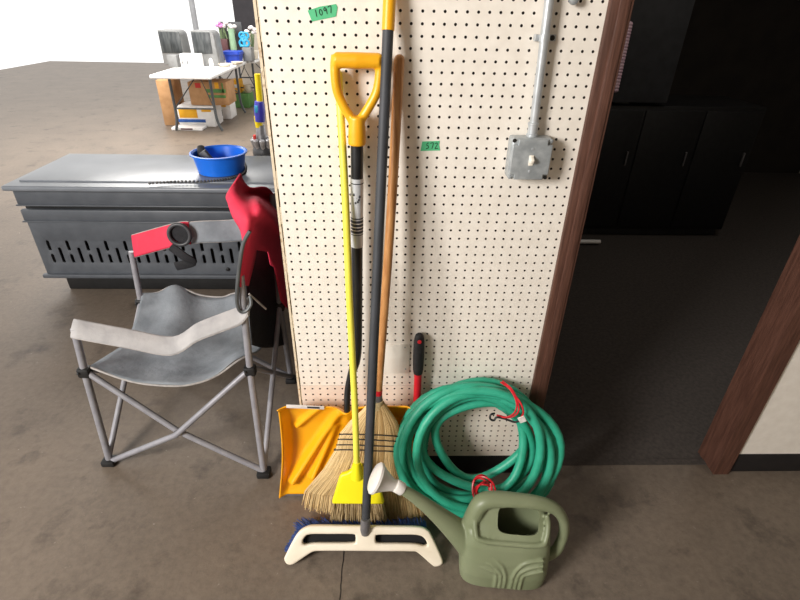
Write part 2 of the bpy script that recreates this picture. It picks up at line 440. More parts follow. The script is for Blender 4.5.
# metal switch box, faceplate proud of a bevelled box
pts = [at(505, 134, y=0), at(553, 137.5, y=0), at(548, 181, y=-.01), at(503, 179, y=0)]
cx, cz = at(528.5, 157, y=-.028).x, at(528.5, 157.5, y=-.028).z
sw = thing('switch_box', 'grey galvanised metal electrical box with an ivory toggle switch on the pegboard', 'switch', V((cx, 0, cz-.054)))
b = nb(); rbox(b, V((cx, -.0235, cz)), V((.104, .045, .104)), .008, 3); obj('box', b, 'galv', sw)
b = nb(); h = .050; k = .013
ol = [(-h+k, h), (h-k, h), (h-k, h-k), (h, h-k), (h, -h+k), (h-k, -h+k), (h-k, -h), (-h+k, -h), (-h+k, -h+k), (-h, -h+k), (-h, h-k), (-h+k, h-k)]
b.free(); b = plate([ol], plane_frame((cx, -.051, cz), (0, -1, 0)), .008, .0028); obj('cover', b, 'galv', sw)
for sx in (-1, 1):
    for sz in (-1, 1):
        b = nb(); lathe(b, [(.005, 0), (.0045, .002), (.002, .003)], V((cx+sx*.046, -.046, cz+sz*.046)), (0, -1, 0), 12)
        obj('screw', b, 'screw' if sx*sz < 0 else 'galv', sw)
b = nb(); rbox(b, V((cx, -.056, cz)), V((.0115, .003, .026)), .001)
rbox(b, V((cx, -.063, cz+.003)), V((.0085, .017, .011)), .0015, 2, Matrix.Rotation(.5, 3, 'X')); obj('toggle', b, 'switchw', sw)
for dz in (-.028, .028):
    b = nb(); lathe(b, [(.0036, 0), (.003, .0018)], V((cx, -.0548, cz+dz)), (0, -1, 0), 10); obj('faceplate_screw', b, 'zinc', sw)
# conduit rising from the box
cp0 = V((at(532.5, 132, y=-.022).x, -.022, cz+.052)); ctop = at(549, 0, y=-.02); ctop = V((ctop.x+.012, -.02, 2.3))
dirc = (at(548.5, 3, y=-.02)-cp0); cend = cp0+dirc*((2.3-cp0.z)/dirc.z); cend.y = -.02
cd = thing('electrical_conduit', 'grey metal conduit pipe running up the pegboard from the switch box', 'conduit', cp0)
b = nb(); tube(b, [cp0+V((0, 0, .028)), cend], .0105, 16); obj('pipe', b, 'zinc', cd)
b = nb(); lathe(b, [(.0145, 0), (.0145, .006), (.0125, .007), (.0125, .027), (.014, .028), (.014, .033), (.011, .034)], cp0, dirc, 18); obj('connector', b, 'zinc', cd)
b = nb(); q = cp0.lerp(cend, (at(544, 38, y=-.02).z-cp0.z)/(cend.z-cp0.z))
tube(b, [q-dirc.normalized()*.007, q+dirc.normalized()*.007], .0128, 16)
rbox(b, V((q.x+.02, -.004, q.z)), V((.024, .006, .014)), .0015); rbox(b, V((q.x-.0165, -.0105, q.z)), V((.008, .019, .014)), .0015)
c2 = obj('strap', b, 'zinc', cd)
b = nb(); lathe(b, [(.006, 0), (.006, .004), (.003, .006)], V((q.x+.022, -.007, q.z)), (0, -1, 0), 8); obj('bolt', b, 'screw', c2)
q = at(574, -1, y=-.02)
b = nb(); lathe(b, [(.002, -.012), (.002, -.001), (.007, 0), (.004, .004), (.004, .013), (.011, .015), (.012, .02), (.010, .025), (.004, .028)], V((q.x, 0, q.z)), (0, -1, 0), 18)
tag(obj('peg_knob', b, 'galv'), 'small round grey metal knob at the top right of the pegboard', 'knob')

# ------------------------------------------------------------------ snow shovel
y0 = -.045
sh = thing('snow_shovel', 'snow shovel with yellow D grip, black shaft and wide orange-yellow scoop blade', 'shovel', V((.14, -.08, 0)))
b = nb()
tube(b, [at(335, 60, y=y0), at(357, 60.5, y=y0-.003), at(380, 61, y=y0)], [.017, .0175, .017], 18)
for s in ([(336, 55), (335, 70), (337, 90), (344, 107), (352, 120), (356, 132)], [(379.5, 55), (380, 70), (377, 91), (369, 107), (361, 120), (357.5, 132)]):
    tube(b, cat([at(u, v, y=y0) for u, v in s], 6), .0115, 12)
tube(b, [at(357, 116, y=y0), at(357, 132, y=y0), at(357, 145, y=y0)], [.0195, .0215, .0222], 18)
obj('grip', fused(b, .0028, 4), 'yellow', sh, sharp=180)
P = lambda u, v, y: at(u, v, y=y)
shaft = [P(357, 140, -.045), P(357, 200, -.047), P(357, 260, -.05), P(357, 330, -.052), P(356.5, 352, -.053), P(354, 366, -.056), P(349.5, 380, -.063), P(347.5, 392, -.072), P(347, 403, -.085), P(347, 411, -.09)]
b = nb(); pp = cat(shaft, 5); rr = [.0158 if i < 24 else (.0158-.0055*min(1, (i-24)/6)) for i in range(len(pp))]
tube(b, pp, rr, 16); obj('shaft', b, 'blackshaft', sh)
def on_shaft(v): return P(357, v, -.045-(v-140)*(.002/60 if v < 200 else .0025/60)-(.0 if v < 200 else .0002))
b = nb(); tube(b, [on_shaft(178), on_shaft(210), on_shaft(246)], .0167, 20); lb = obj('label', b, 'silver', sh)
lb['label'] = 'silver sticker with dark printed band'
for v0, v1, rr_, mm in ((182, 183, .0171, 'labeldark'), (216.5, 217.7, .0171, 'labeldark'), (219, 231.5, .0171, 'labeldark'), (232.8, 233.6, .0171, 'labeldark'), (221.5, 222.3, .0174, 'labelwhite'), (225, 226, .0174, 'labelwhite'), (228.2, 229, .0174, 'labelwhite')):
    b = nb(); tube(b, [on_shaft(v0), on_shaft(v1)], rr_, 20); obj('print', b, mm, lb)
for du, v0 in ((-3, 193), (0, 196), (2, 198), (-1, 201), (3, 195), (1, 200)):
    b = nb(); ball(b, on_shaft(v0)+V((du*.0024, -.0152, 0)), .0034, 8, 6, (1, .6, 1.2)); obj('print', b, 'labeldark', lb)
# blade: scoop surface in its own frame, width 0.46, height 0.40, hollow towards the viewer
NU, NV = 110, 84
tl, tr, bl, br = at(279, 403, y=-.066), at(414, 403, y=-.066), at(280, 494, y=-.1), V((.40, -.1, .004))
br.x = tr.x+(tl.x-bl.x); br.z = bl.z
rows = []
for j in range(NV+1):
    t_ = j/NV; row = []
    for i in range(NU+1):
        s = i/NU; p = tl.lerp(tr, s).lerp(bl.lerp(br, s), t_)
        hollow = .045*math.sin(math.pi*min(1, t_*1.02))**.8
        e = min(s, 1-s); side = max(0, 1-e/.06)**1.5 if e < .06 else 0
        p.y += hollow*(1-side*.9) - .018*side
        topl = max(0, 1-t_/.05); p.y -= .018*topl
        # raised ribs fanning out of the socket
        du = (s-.5)*.47; dv = t_*.4
        for sg in (-1, 1):
            for (ax, ay, bx, by, w, hh) in ((-.09, .02, -.185, .115, .011, .020), (-.03, .05, -.195, .34, .0155, .034), (-.045, .12, -.128, .33, .0125, .024)):
                A_, B_ = V((ax*sg, ay)), V((bx*sg, by)); Q = V((du, dv)); d = B_-A_
                tt = max(0, min(1, (Q-A_).dot(d)/d.dot(d))); dist = (Q-(A_+d*tt)).length
                p.y -= hh*math.exp(-(dist/w)**2)*(.45+.55*tt)
        # pinch of the side outline
        sgn = -1 if s < .5 else 1
        p.x += -sgn*.012*math.sin(math.pi*t_)*abs(s-.5)*2
        sock = math.exp(-(((s-.5)*.47)/.022)**2)*max(0, 1-t_/.35); p.y -= .022*sock
        p.z += .012*math.exp(-(((s-.5)*.47)/.05)**2)*max(0, 1-t_*6)*-1
        row.append(p)
    rows.append(row)
b = nb(); sheet(b, rows); bl_o = obj('blade', b, 'orange', sh, solid=.004, sharp=60)
def blade_pt(s, t_, off=.004):
    i, j = min(NU-1, int(s*NU)), min(NV-1, int(t_*NV)); return rows[j][i]+V((0, -off, 0))
b = nb(); q0, q1 = P(287, 400.5, -.07), P(325, 406, -.07)
ql = at(307, 407, y=-.0885); rbox(b, V(((q0.x+q1.x)/2, -.0885, ql.z)), V((q1.x-q0.x, .002, .014)), .0005, 2, Matrix.Rotation(.06, 3, 'Y')); st = obj('sticker', b, 'labelwhite', bl_o)
b = nb(); rbox(b, V((q1.x-.035, -.0898, ql.z-.0015)), V((.04, .0012, .007)), .0003, 2, Matrix.Rotation(.06, 3, 'Y')); obj('print', b, 'labeldark', st)
b = nb(); tube(b, [bl+V((.006, -.003, -.001)), br+V((-.006, -.003, -.001))], .0035, 8); obj('wear_strip', b, 'greyend', bl_o)

# ------------------------------------------------------------------ lemon angle broom
yb = thing('angle_broom', 'lemon yellow plastic broom with a slim pole and trapezoid head, second from left', 'broom', V((.18, -.17, 0)))
ptop, pbot = P(338.3, 74, -.013), P(356.7, 466, -.215)
mid = ptop.lerp(pbot, .5)+V((.002, -.004, 0))
b = nb(); tube(b, cat([ptop, ptop.lerp(pbot, .25)+V((.0035, -.004, 0)), mid, ptop.lerp(pbot, .8)+V((.003, 0, 0)), pbot], 6), .0098, 14)
ball(b, ptop, .0098, 12, 8); obj('pole', b, 'limepole', yb)
hp0 = V((.18, -.222, .05)); hn = V((0, -.93, .36)).normalized(); hm = plane_frame(hp0, hn); hi_ = hm.inverted()
def hloc(u, v, mi=hi_, p0=hp0, n=hn): q = mi @ on_plane(u, v, p0, n); return (q.x, q.y)
hp0 = at(358, 500, y=-.225); hm = plane_frame(hp0, hn); hi_ = hm.inverted()
hloc = lambda u, v: (lambda q: (q.x, q.y))(hi_ @ on_plane(u, v, hp0, hn))
ol = [hloc(u, v) for u, v in ((352.2, 464), (351.3, 469), (347, 471.5), (341.5, 473), (339.5, 476), (332.2, 500.5), (333.2, 502.5), (383, 503), (384.2, 501), (377.5, 477), (375.5, 473.5), (370, 472), (364.5, 469.5), (362.2, 464))]
b = plate([ol], hm, .024, .008); 
tube(b, [pbot-V((0, 0, .05)), pbot-V((0, 0, .02)), P(357, 462, -.213)], [.021, .016, .0118], 16); obj('head', b, 'lime', yb)
b = nb()
for k in range(420):
    s = random.uniform(-1, 1); a0 = on_plane(358.2+24.5*s, 501.5, hp0, hn)+V((0, random.uniform(-.004, .02), 0))
    e = V((a0.x+s*.02+random.uniform(-.006, .006), a0.y+random.uniform(-.03, .01)-.006, random.uniform(.002, .008)))
    tube(b, [a0, a0.lerp(e, .55)+V((0, 0, .002)), e], .0012, 4)
obj('bristles', b, 'whitebristle', yb)

# ------------------------------------------------------------------ corn broom
cb = thing('corn_broom', 'straw corn broom with varnished wooden handle and four black stitch rows', 'broom', V((.2, -.14, 0)))
wt, wb = P(399.3, 60, -.018), P(377.5, 400, -.112)
b = nb(); tube(b, cat([wt, wt.lerp(wb, .33)+V((.004, 0, 0)), wt.lerp(wb, .66)+V((.003, 0, 0)), wb], 6), .0125, 16)
ball(b, wt, .0125, 14, 8); obj('handle', b, 'wood', cb)
b = nb(); tube(b, [P(377.9, 394, -.110), P(377.3, 405, -.114)], [.0135, .017], 16); obj('ferrule', b, 'greyend', cb)
b = nb(); tube(b, [P(378.3, 389.5, -.109), P(378, 394, -.110)], .0137, 16); obj('band', b, 'red', cb)
def yskirt(v): return -.114-(v-402)/113*.062
def skirt_u(v, s):
    K = [(402, 377, 6.5), (408, 376.5, 11), (418, 374.5, 21), (432, 371, 30.5), (448, 369.5, 33), (470, 366, 43), (490, 362.5, 57), (520, 362, 62)]
    for (v0, c0, w0), (v1, c1, w1) in zip(K, K[1:]):
        if v <= v1:
            t = (v-v0)/(v1-v0); return c0+(c1-c0)*t+s*(w0+(w1-w0)*t)
    return K[-1][1]+s*K[-1][2]
def thick(v): return .014+.010*min(1, max(0, (v-402)/25))
b = nb(); rings = []
for v in (402, 406, 412, 420, 432, 448, 470, 490, 500):
    n = 28; r_ = []
    for j in range(n):
        a = 2*math.pi*j/n
        r_.append(P(skirt_u(v, math.cos(a)*.93), v, yskirt(v))+V((0, math.sin(a)*thick(v)*.75, 0)))
    rings.append(r_)
loft(b, rings); core = obj('skirt_core', b, 'strawcore', cb)
b = nb()
for k in range(900):
    s = random.uniform(-1, 1); s = math.copysign(abs(s)**.85, s); side = -1 if random.random() < .8 else 1
    d = side*math.sqrt(max(0, 1-s*s))*random.uniform(.8, 1.12)
    ve = 503+(s+1)*9.5+random.uniform(-6, 3)-(random.uniform(0, 22) if random.random() < .2 else 0)
    js = s+random.uniform(-.07, .07)*(1 if abs(s) < .9 else .5); pts = []
    for v in (403, 411, 422, 434, 449, 470, 490, ve):
        if v > ve: continue
        q = V(P(skirt_u(v, s+(js-s)*max(0, (v-449)/60)), v, yskirt(v)))+V((0, d*thick(v), 0))
        q.z = max(q.z, .003); pts.append(q)
    tube(b, pts, .0013, 4, caps=False)
obj('straw', b, 'straw', cb)
b = nb(); tube(b, [P(377.2, 400, -.113), P(377, 407, -.115)], [.019, .021], 18); obj('binding', b, 'cord', cb)
for v in (436, 441, 446.5, 451.5):
    b = nb(); n = 40; pts = []
    for j in range(n):
        a = 2*math.pi*j/n; vv = v+math.cos(a)*1.3-7.5*max(0, -math.sin(a))
        pts.append(P(skirt_u(v, math.cos(a)*1.01), vv, yskirt(v))+V((0, math.sin(a)*(thick(v)*1.12+.001), random.uniform(-.0008, .0008))))
    tube(b, pts, .0019, 6, closed=True); obj('stitching', b, 'stitch', cb)

# ------------------------------------------------------------------ push broom
pn = V((0, -.80, .60)); pc = at(362, 566.5, z=.004)
pb = thing('push_broom', 'push broom with long charcoal pole, yellow top and cream frame head on the floor', 'broom', V((pc.x, pc.y, 0)))
pm_ = plane_frame(pc, pn); pi_ = pm_.inverted()
def ploc(u, v): q = pi_ @ on_plane(u, v, pc, pn); return (q.x, q.y)
def rounded(pts, k=4):
    P3 = [V((x, y, 0)) for x, y in pts]; return [(q.x, q.y) for q in cat(P3, k, True)]
outer = [(284.3, 559), (286, 554), (294.5, 537.6), (300.6, 530), (307.6, 526.3), (316, 525.3), (340, 525.5), (362, 525.8), (395, 526.2), (419, 526.8), (427.4, 529.8), (432.3, 536.6), (442.3, 559), (441.3, 564.5), (436, 566.4), (431.5, 564.5), (418, 552.8), (411, 551.2), (385, 551), (362, 550.8), (335, 550.6), (319, 550.8), (312, 552), (301.5, 558.8), (292.8, 564.2), (287, 563.8)]
w1 = [(302.6, 542.2), (305, 536.8), (310.5, 534), (330, 533.8), (352.5, 533.9), (355.4, 536), (355.4, 540.5), (353, 542.6), (330, 542.8), (314, 542.9), (306, 544.4)]
w2 = [(375.8, 536.6), (378, 534.6), (398, 534.5), (416, 534.7), (423.5, 537.4), (427.2, 543.8), (424, 545.8), (415, 543.8), (398, 543.3), (379, 543), (375.8, 541)]
b = plate([rounded([ploc(u, v) for u, v in L_], 3) for L_ in (outer, w1, w2)], pm_ , .022, .007)
bmesh.ops.translate(b, vec=-pn*.004, verts=b.verts)
obj('head_frame', b, 'cream', pb)
b = nb(); hx0, hx1 = on_plane(306, 531, pc, pn), on_plane(428, 531, pc, pn)
h0, h1 = on_plane(304, 547, pc, pn), on_plane(424, 548, pc, pn)
loft(b, [[q-pn*d for q in (hx0, hx1, h1, h0)] for d in (.018, .032)]); obj('brush_block', b, 'blockblack', pb)
b = nb()
for k in range(1500):
    s, t_ = random.random(), random.random()
    a0 = hx0.lerp(hx1, s).lerp(h0.lerp(h1, s), t_)-pn*.028
    e = a0-pn*.062+V(((s-.5)*.05-.024+random.uniform(-.006, .006), random.uniform(.0, .012), random.uniform(.0, .014))); e.z = max(.002, e.z)
    tube(b, [a0, a0.lerp(e, .5)+V((0, 0, .004)), e], .0013, 4)
for k in range(320):
    a0 = on_plane(305, 536, pc, pn).lerp(on_plane(293, 556, pc, pn), random.random())-pn*.02
    e = a0-pn*random.uniform(.035, .048)+V((-.034+random.uniform(-.006, .006), random.uniform(-.012, .0), random.uniform(-.002, .008))); e.z = max(.002, e.z)
    tube(b, [a0, a0.lerp(e, .5)+V((0, 0, .003)), e], .0013, 4)
obj('bristles', b, 'blue', pb)
jb = on_plane(365.5, 527, pc, pn)+pn*.012
ptp = P(391.5, -45, -.016); t30 = P(387.6, 30, -.02)
k30 = (t30.z-jb.z)/(ptp.z-jb.z); jt = jb.lerp(ptp, k30)
ft = jb.lerp(ptp, .03)
b = nb(); tube(b, [ft, jb.lerp(ptp, .3), jb.lerp(ptp, .6), jt], [.0135, .0135, .0128, .0125], 16); obj('pole', b, 'greypole', pb)
b = nb(); tube(b, [jt, ptp], .0142, 16); ball(b, ptp, .0142, 14, 8); obj('hand_grip', b, 'yellow', pb)
b = nb(); lathe(b, [(.004, -.03), (.013, -.022), (.0165, -.005), (.0165, .03), (.0145, .04)], jb, ptp-jb, 18); obj('socket', b, 'greyend', pb)

# ------------------------------------------------------------------ red handled tool behind the hose
rt_ = thing('red_handled_tool', 'red tool shaft with a black foam grip rising behind the green hose', 'tool', V((.37, -.05, 0)))
g0, g1 = P(419.3, 337, -.02), P(418, 373, -.026)
b = nb(); ds = g1-g0
tube(b, [g0-ds*.04, g0, g0.lerp(g1, .12), g0.lerp(g1, .5), g0.lerp(g1, .9), g1], [.008, .0145, .0175, .0185, .0170, .015], 16); ball(b, g0, .0143, 12, 8); obj('grip', b, 'foam', rt_)
dn = ds.normalized(); e = g1+dn*(g1.z-.012)/-dn.z; e.y = -.055
b = nb(); tube(b, [g1-dn*.005, g1.lerp(e, .5), e], .0128, 14); obj('shaft', b, 'red', rt_)
b = nb(); rbox(b, e+V((0, -.0, .02)), V((.09, .02, .06)), .006); obj('foot', b, 'black', rt_)
b = nb(); lathe(b, [(.0065, 0), (.006, .0015)], P(419.5, 342, -.041), (0, -1, .15), 14); obj('emblem', b, 'red', rt_)

# ------------------------------------------------------------------ hose coil
n_h = V((0, -.5, .16)).normalized(); p_h = at(475, 519, z=.02)
hz = thing('garden_hose', 'thick teal green garden hose coiled and leaning on the pegboard', 'hose', V((p_h.x, p_h.y, 0)))
L_ = [  # left, right, top, bottom (pixels of the strand centre) and offset out of the leaning plane
 (389, 555, 385, 522, .010), (399, 546, 389, 512, .030), (408, 536, 392, 497, .0), (428, 526, 400, 488, .012), (437, 521, 405, 482, -.022), (418, 543, 396, 503, -.03), (402, 552, 388, 518, .018), (422, 531, 393, 507, .042), (391, 556, 382, 515, .034), (396, 554, 386, 522, -.012)]
pts = []
NS = 40
for i in range(len(L_)*NS):
    k = i/NS; a = L_[int(k)]; c = L_[min(len(L_)-1, int(k)+1)]; f = k-int(k); f = f*f*(3-2*f)
    l, r, tp, bt, of = [x+(y-x)*f for x, y in zip(a, c)]
    th = math.pi*1.47+2*math.pi*k
    wu = 3.4*math.sin(2*th+k*1.7); wv = 3.0*math.sin(2*th+k*2.9)
    u = (l+r)/2+(r-l)/2*math.cos(th)+wu; v = (tp+bt)/2-(bt-tp)/2*math.sin(th)+wv
    q = on_plane(u, v, p_h, n_h)+n_h*(of+.012*math.sin(th*1.5+k))
    if q.y > -.024: q.y = -.024
    q.z = max(q.z, .02); pts.append(q)
b = nb(); tube(b, pts, .0148, 14); obj('coil', b, 'hose', hz)
qa, qb = pts[-1], pts[-1]+(pts[-1]-pts[-3]).normalized()*.05
b = nb(); tube(b, [qa-(qb-qa)*.2, qa, qb], [.0195, .021, .018], 14); obj('coupling', b, 'black', hz)
def hp(u, v, o): return on_plane(u, v, p_h, n_h)+n_h*o
b = nb()
for d in (0, 3.2):
    tube(b, cat([hp(500+d*.6, 381-d*.3, .01), hp(507+d*.5, 384, .045), hp(511+d*.4, 393, .07), hp(509+d, 402, .075), hp(502+d, 409, .06), hp(495, 411, .03)], 8), .0028, 8)
tube(b, cat([hp(509, 386, .05), hp(515, 394, .075), hp(517, 402, .078), hp(515, 408, .07)], 8), .0028, 8)
obj('upper_tie', b, 'tie', hz)['label'] = 'red wire tie around the top of the coil'
b = nb(); rbox(b, hp(515.5, 408, .082), V((.022, .003, .026)), .001, 1, Matrix.Rotation(-.5, 3, 'Y')); obj('tag', b, 'tag', hz)
b = nb()
tube(b, cat([hp(492, 408, .04), hp(488, 408.5, .045), hp(487.5, 412.5, .045), hp(491, 414, .045), hp(494, 411, .045), hp(502, 412, .05), hp(510, 413.5, .06), hp(516, 410, .07)], 6), .0035, 8)
obj('clip', b, 'black', hz)['label'] = 'black wire clip on the upper tie'
b = nb()
for k in range(5):
    c_ = (480.5+random.uniform(-1.5, 1.5), 480+random.uniform(-1.5, 1.5)); R_ = random.uniform(8, 12.5)
    tube(b, [hp(c_[0]+R_*.85*math.cos(a), c_[1]+R_*math.sin(a), .05+.02*math.sin(a+k)) for a in [2*math.pi*j/24 for j in range(24)]], .003, 8, closed=True)
for d in (0, 3):
    tube(b, cat([hp(487+d*.3, 473, .06), hp(485+d, 484, .075), hp(481+d, 494, .075), hp(474+d*.5, 503, .07), hp(470, 509, .06)], 6), .0028, 8)
obj('lower_tie', b, 'tie', hz)['label'] = 'red wire tie bunched at the bottom of the coil'

# ------------------------------------------------------------------ watering can
wc = V((.653, -.374, 0)); RZ = Matrix.Rotation(-.10, 3, 'Z')
def W(x, y, z): return wc+RZ @ V((x, y, z))
can = thing('watering_can', 'olive green plastic watering can with white sprinkler rose on the floor', 'watering can', wc)
def ringW(z, cxx, cyy, a, bb, e): return [W(*p) for p in srect(cxx, cyy, z, a, bb, e, 44)]
b = nb()
BODY = [(0, .124, .066, 0, 4), (.012, .134, .077, 0, 4), (.06, .137, .077, .001, 4.2), (.12, .135, .0735, .0055, 4), (.17, .131, .067, .011, 3.8), (.20, .127, .0585, .0155, 3.6), (.23, .120, .0415, .0275, 3.2), (.26, .110, .030, .035, 3), (.28, .098, .022, .037, 2.6)]
loft(b, [ringW(z_, -.006, cy_, a_, b_, e_) for z_, a_, b_, cy_, e_ in BODY])
def front(z):
    for (z0, a0, b0, c0, e0), (z1, a1, b1, c1, e1) in zip(BODY, BODY[1:]):
        if z <= z1: t = (z-z0)/(z1-z0); return (c0-b0)+((c1-b1)-(c0-b0))*t
    return BODY[-1][3]-BODY[-1][2]
# spout
sp = cat([W(-.09, .002, .095), W(-.133, .003, .140), W(-.185, .006, .195), W(-.24, .009, .251), W(-.295, .011, .302), W(-.335, .012, .333)], 6)
K = len(sp); rr = [.044*(1-i/(K-1))**1.8+.0155 for i in range(K)]
tube(b, sp, rr, 18)
# hood and handle
hpts = [W(-.122, .012, .165), W(-.110, .016, .232), W(-.094, .022, .282), W(-.06, .026, .2975), W(.0, .028, .299), W(.07, .028, .296), W(.122, .026, .281), W(.154, .022, .243), W(.167, .018, .195), W(.167, .014, .145), W(.156, .010, .095), W(.12, .006, .065)]
hr = [.028, .027, .025, .0235, .0215, .0195, .0175, .016, .0155, .0155, .016, .018]
hr = [hr[i]+(hr[min(i+1, 11)]-hr[i])*j/6 for i in range(11) for j in range(6)]+[hr[-1]]
tube(b, cat(hpts, 6), hr, 16, flat=(RZ @ V((0, 1, 0)), 1.15))
# raised lip round the mouth panel
lip = [W(x, front(z)-.001, z) for x, z in ((-.098, .272), (-.108, .245), (-.106, .217), (-.09, .200), (0, .196), (.085, .199), (.102, .215), (.106, .245), (.10, .270))]
tube(b, cat(lip, 6), .0085, 10)
# embossed ribs: three nested curves each side, springing apart from the foot
for s_, dx in ((-1, (.010, .024, .038)), (1, (.010, .024, .038))):
    for i_, o in enumerate(dx):
        x0 = .006+s_*o
        path = [(x0, .018), (x0, .055), (x0+s_*.003, .085), (x0+s_*.014, .115-.012*i_), (x0+s_*.036, .137-.018*i_), (x0+s_*(.085-.012*i_ if s_ > 0 else .05), (.150 if s_ > 0 else .143)-.020*i_)]
        tube(b, cat([W(x, front(z)-.001+.004*(abs(x)/.12)**4, z) for x, z in path], 6), [.0048]*19+[.0046, .0042, .0038, .0034, .003, .0026, .002, .0016, .0012, .001, .0008, .0006] if s_ < 0 else .0048, 8)
# cutters: mouth opening through the sloped panel
cut = nb(); ctr = W(.020, front(.247), .247); nn = (RZ @ V((0, -.72, .69))).normalized(); fx = RZ @ V((1, 0, 0))
fr = plane_frame(ctr, nn, fx)
loft(cut, [[fr @ V((p.x, p.y, d)) for p in srect(0, 0, 0, .062, .040, 4.5, 36)] for d in (-.035, .035)])
cut2 = nb(); loft(cut2, [[W(*p) for p in srect(-.006, c_, z_, a_, b_, 3.5, 36)] for z_, a_, b_, c_ in ((.02, .118, .058, 0), (.10, .122, .062, .004), (.17, .118, .057, .012), (.215, .110, .040, .027), (.256, .10, .022, .036))])
bmc = fused(b, .003, 4, (cut2, cut))
obj('body', bmc, 'can', can, sharp=50)
b = nb(); ds = (sp[-1]-sp[-4]).normalized()
lathe(b, [(.0185, -.006), (.0195, -.004), (.0195, .020), (.018, .022)], sp[-1], ds, 22); cl = obj('spout_collar', b, 'rose', can)
dr = (ds+V((-.15, 0, -.12))).normalized()
b = nb(); lathe(b, [(.015, .014), (.019, .030), (.030, .054), (.043, .074), (.047, .078), (.047, .085), (.040, .091), (.02, .094), (.003, .095)], sp[-1], dr, 30); rs = obj('sprinkler_rose', b, 'rose', can)

# ------------------------------------------------------------------ folding chair
ch = thing('folding_chair', 'grey and red folding camp chair with cup holder beside the pegboard', 'chair', V((-.48, .28, 0)))
NRf, FRf, NFf, FFf = V((-.19, .0, .01)), V((-.176, .545, .01)), V((-.80, .06, .01)), V((-.79, .60, .01))
NRh, FRh, NFh, FFh = P(250, 369, .11), V((-.19, .56, .42)), V((-.79, .10, .43)), V((-.79, .57, .43))
NRt = P(241.5, 286, .125); NRtop = NRt+(NRt-NRh).normalized()*.28; FRtop = V((-.17, .585, .92))
def leg(pts, nm='leg', r=.0125):
    b = nb(); tube(b, pts, r, 14); return obj(nm, b, 'tube', ch)
legs = [leg([NRf, NRh, NRt, NRt+(NRt-NRh)*.12]), leg([FRf, FRh, FRtop]), leg([NFf, NFh, V((-.78, .115, .60))]), leg([FFf, FFh, V((-.78, .59, .66))])]
for f_, l_ in zip((NRf, FRf, NFf, FFf), legs):
    b = nb(); rbox(b, V((f_.x, f_.y, .013)), V((.05, .045, .026)), .006); obj('foot', b, 'black', l_)
XC = P(178, 431, .045)
leg([NRf+V((0, 0, .012)), XC, NFh], 'cross_brace', .011); leg([NRh, XC+V((0, -.02, 0)), NFf], 'cross_brace', .011)
leg([NRf+V((0, .01, .02)), FRh], 'cross_brace', .011); leg([NRh+V((0, .01, 0)), FRf+V((0, 0, .02))], 'cross_brace', .011)
leg([FRf+V((0, 0, .02)), FFh], 'cross_brace', .011); leg([FRh, FFf], 'cross_brace', .011)
leg([NFf+V((0, 0, .02)), FFh], 'cross_brace', .011); leg([NFh, FFf+V((0, 0, .02))], 'cross_brace', .011)
for h_ in (NRh, FRh, NFh, FFh):
    b = nb(); rbox(b, h_+V((0, 0, -.005)), V((.042, .034, .04)), .008); ball(b, h_+V((-.012, -.018, .0)), .006, 8, 6); obj('hub', b, 'black', ch)
b = nb(); ball(b, XC+V((0, -.012, 0)), .013, 12, 8); obj('cross_pin', b, 'greyend', ch)
# seat sling
NEAR = [P(247, 356, .15), P(236, 362, .12), P(218, 375, .09), P(198, 383, .06), P(172, 386, .05), V((-.62, .07, .405)), V((-.78, .11, .44))]
FAR = [V((-.21, .585, .45)), P(238, 293, .61), P(222, 297, .61), P(200, 295, .62), P(175, 286, .62), V((-.72, .60, .46)), V((-.78, .58, .46))]
rows_s = []
for k, sg in ((0, 0), (.25, .05), (.5, .075), (.75, .05), (1, 0)):
    rows_s.append([a.lerp(c, k)+V((random.uniform(-.006, .006), 0, -sg+random.uniform(-.008, .008))) for a, c in zip(NEAR, FAR)])
b = nb(); sheet(b, fine(rows_s, 5)); st = obj('seat', b, 'fabric', ch, solid=.004, sharp=180)
for e_ in (NEAR, FAR):
    b = nb(); tube(b, cat(e_, 6), .0038, 8); obj('seat_piping', b, 'piping', st)
# near and far armrests
def strap(c_pts, w, dirn, nm, mt):
    r0 = [V(p)-V(dirn)*w/2 for p in c_pts]; r1 = [V(p)+V(dirn)*w/2 for p in c_pts]; r2 = [V(p)+V((0, 0, .006)) for p in c_pts]
    b = nb(); sheet(b, fine([r0, r2, r1], 5)); o = obj(nm, b, mt, ch, solid=.012, sharp=180, sub=0)
    b = nb(); tube(b, cat(r0, 5), .0032, 8); tube(b, cat(r1, 5), .0032, 8); obj('edging', b, 'piping', o); return o
na = [P(249, 306, .125), P(241, 315, .12), P(222, 322.5, .115), P(198, 332, .11), P(172, 346, .11), V((-.62, .115, .56)), V((-.785, .115, .60))]
strap(na, .062, V((0, .72, .69)).normalized(), 'armrest', 'strap')
fa = [P(248, 229, .60), P(228, 231, .60), P(200, 232, .6), P(186, 233.5, .6)]
strap(fa, .085, V((0, .25, .97)).normalized(), 'armrest', 'fabric')
fb = [P(190, 233, .597), P(178, 234, .595), V((-.765, .59, .685))]
pr = strap(fb, .09, V((0, .25, .97)).normalized(), 'cup_panel', 'redfab'); pr['label'] = 'red armrest panel with cup holder ring'
cc = P(180.5, 233.5, .58)
b = nb(); tube(b, [cc+V((.042*math.cos(a), -.012+.006*math.sin(a), .042*math.sin(a))) for a in [2*math.pi*j/32 for j in range(32)]], .008, 10, closed=True); obj('ring', b, 'darkgrey', pr)
b = nb(); lathe(b, [(.04, 0), (.038, .002)], cc+V((0, -.004, 0)), (0, -1, 0), 28); obj('pocket', b, 'blackfab', pr)
b = nb(); tube(b, cat([cc+V((-.05, 0, -.06)), cc+V((.0, -.01, -.10)), cc+V((.02, 0, -.13)), cc+V((-.05, 0, -.15))], 5), [.02]*16, 10, flat=((0, 1, 0), .4)); obj('pouch', b, 'blackfab', pr)
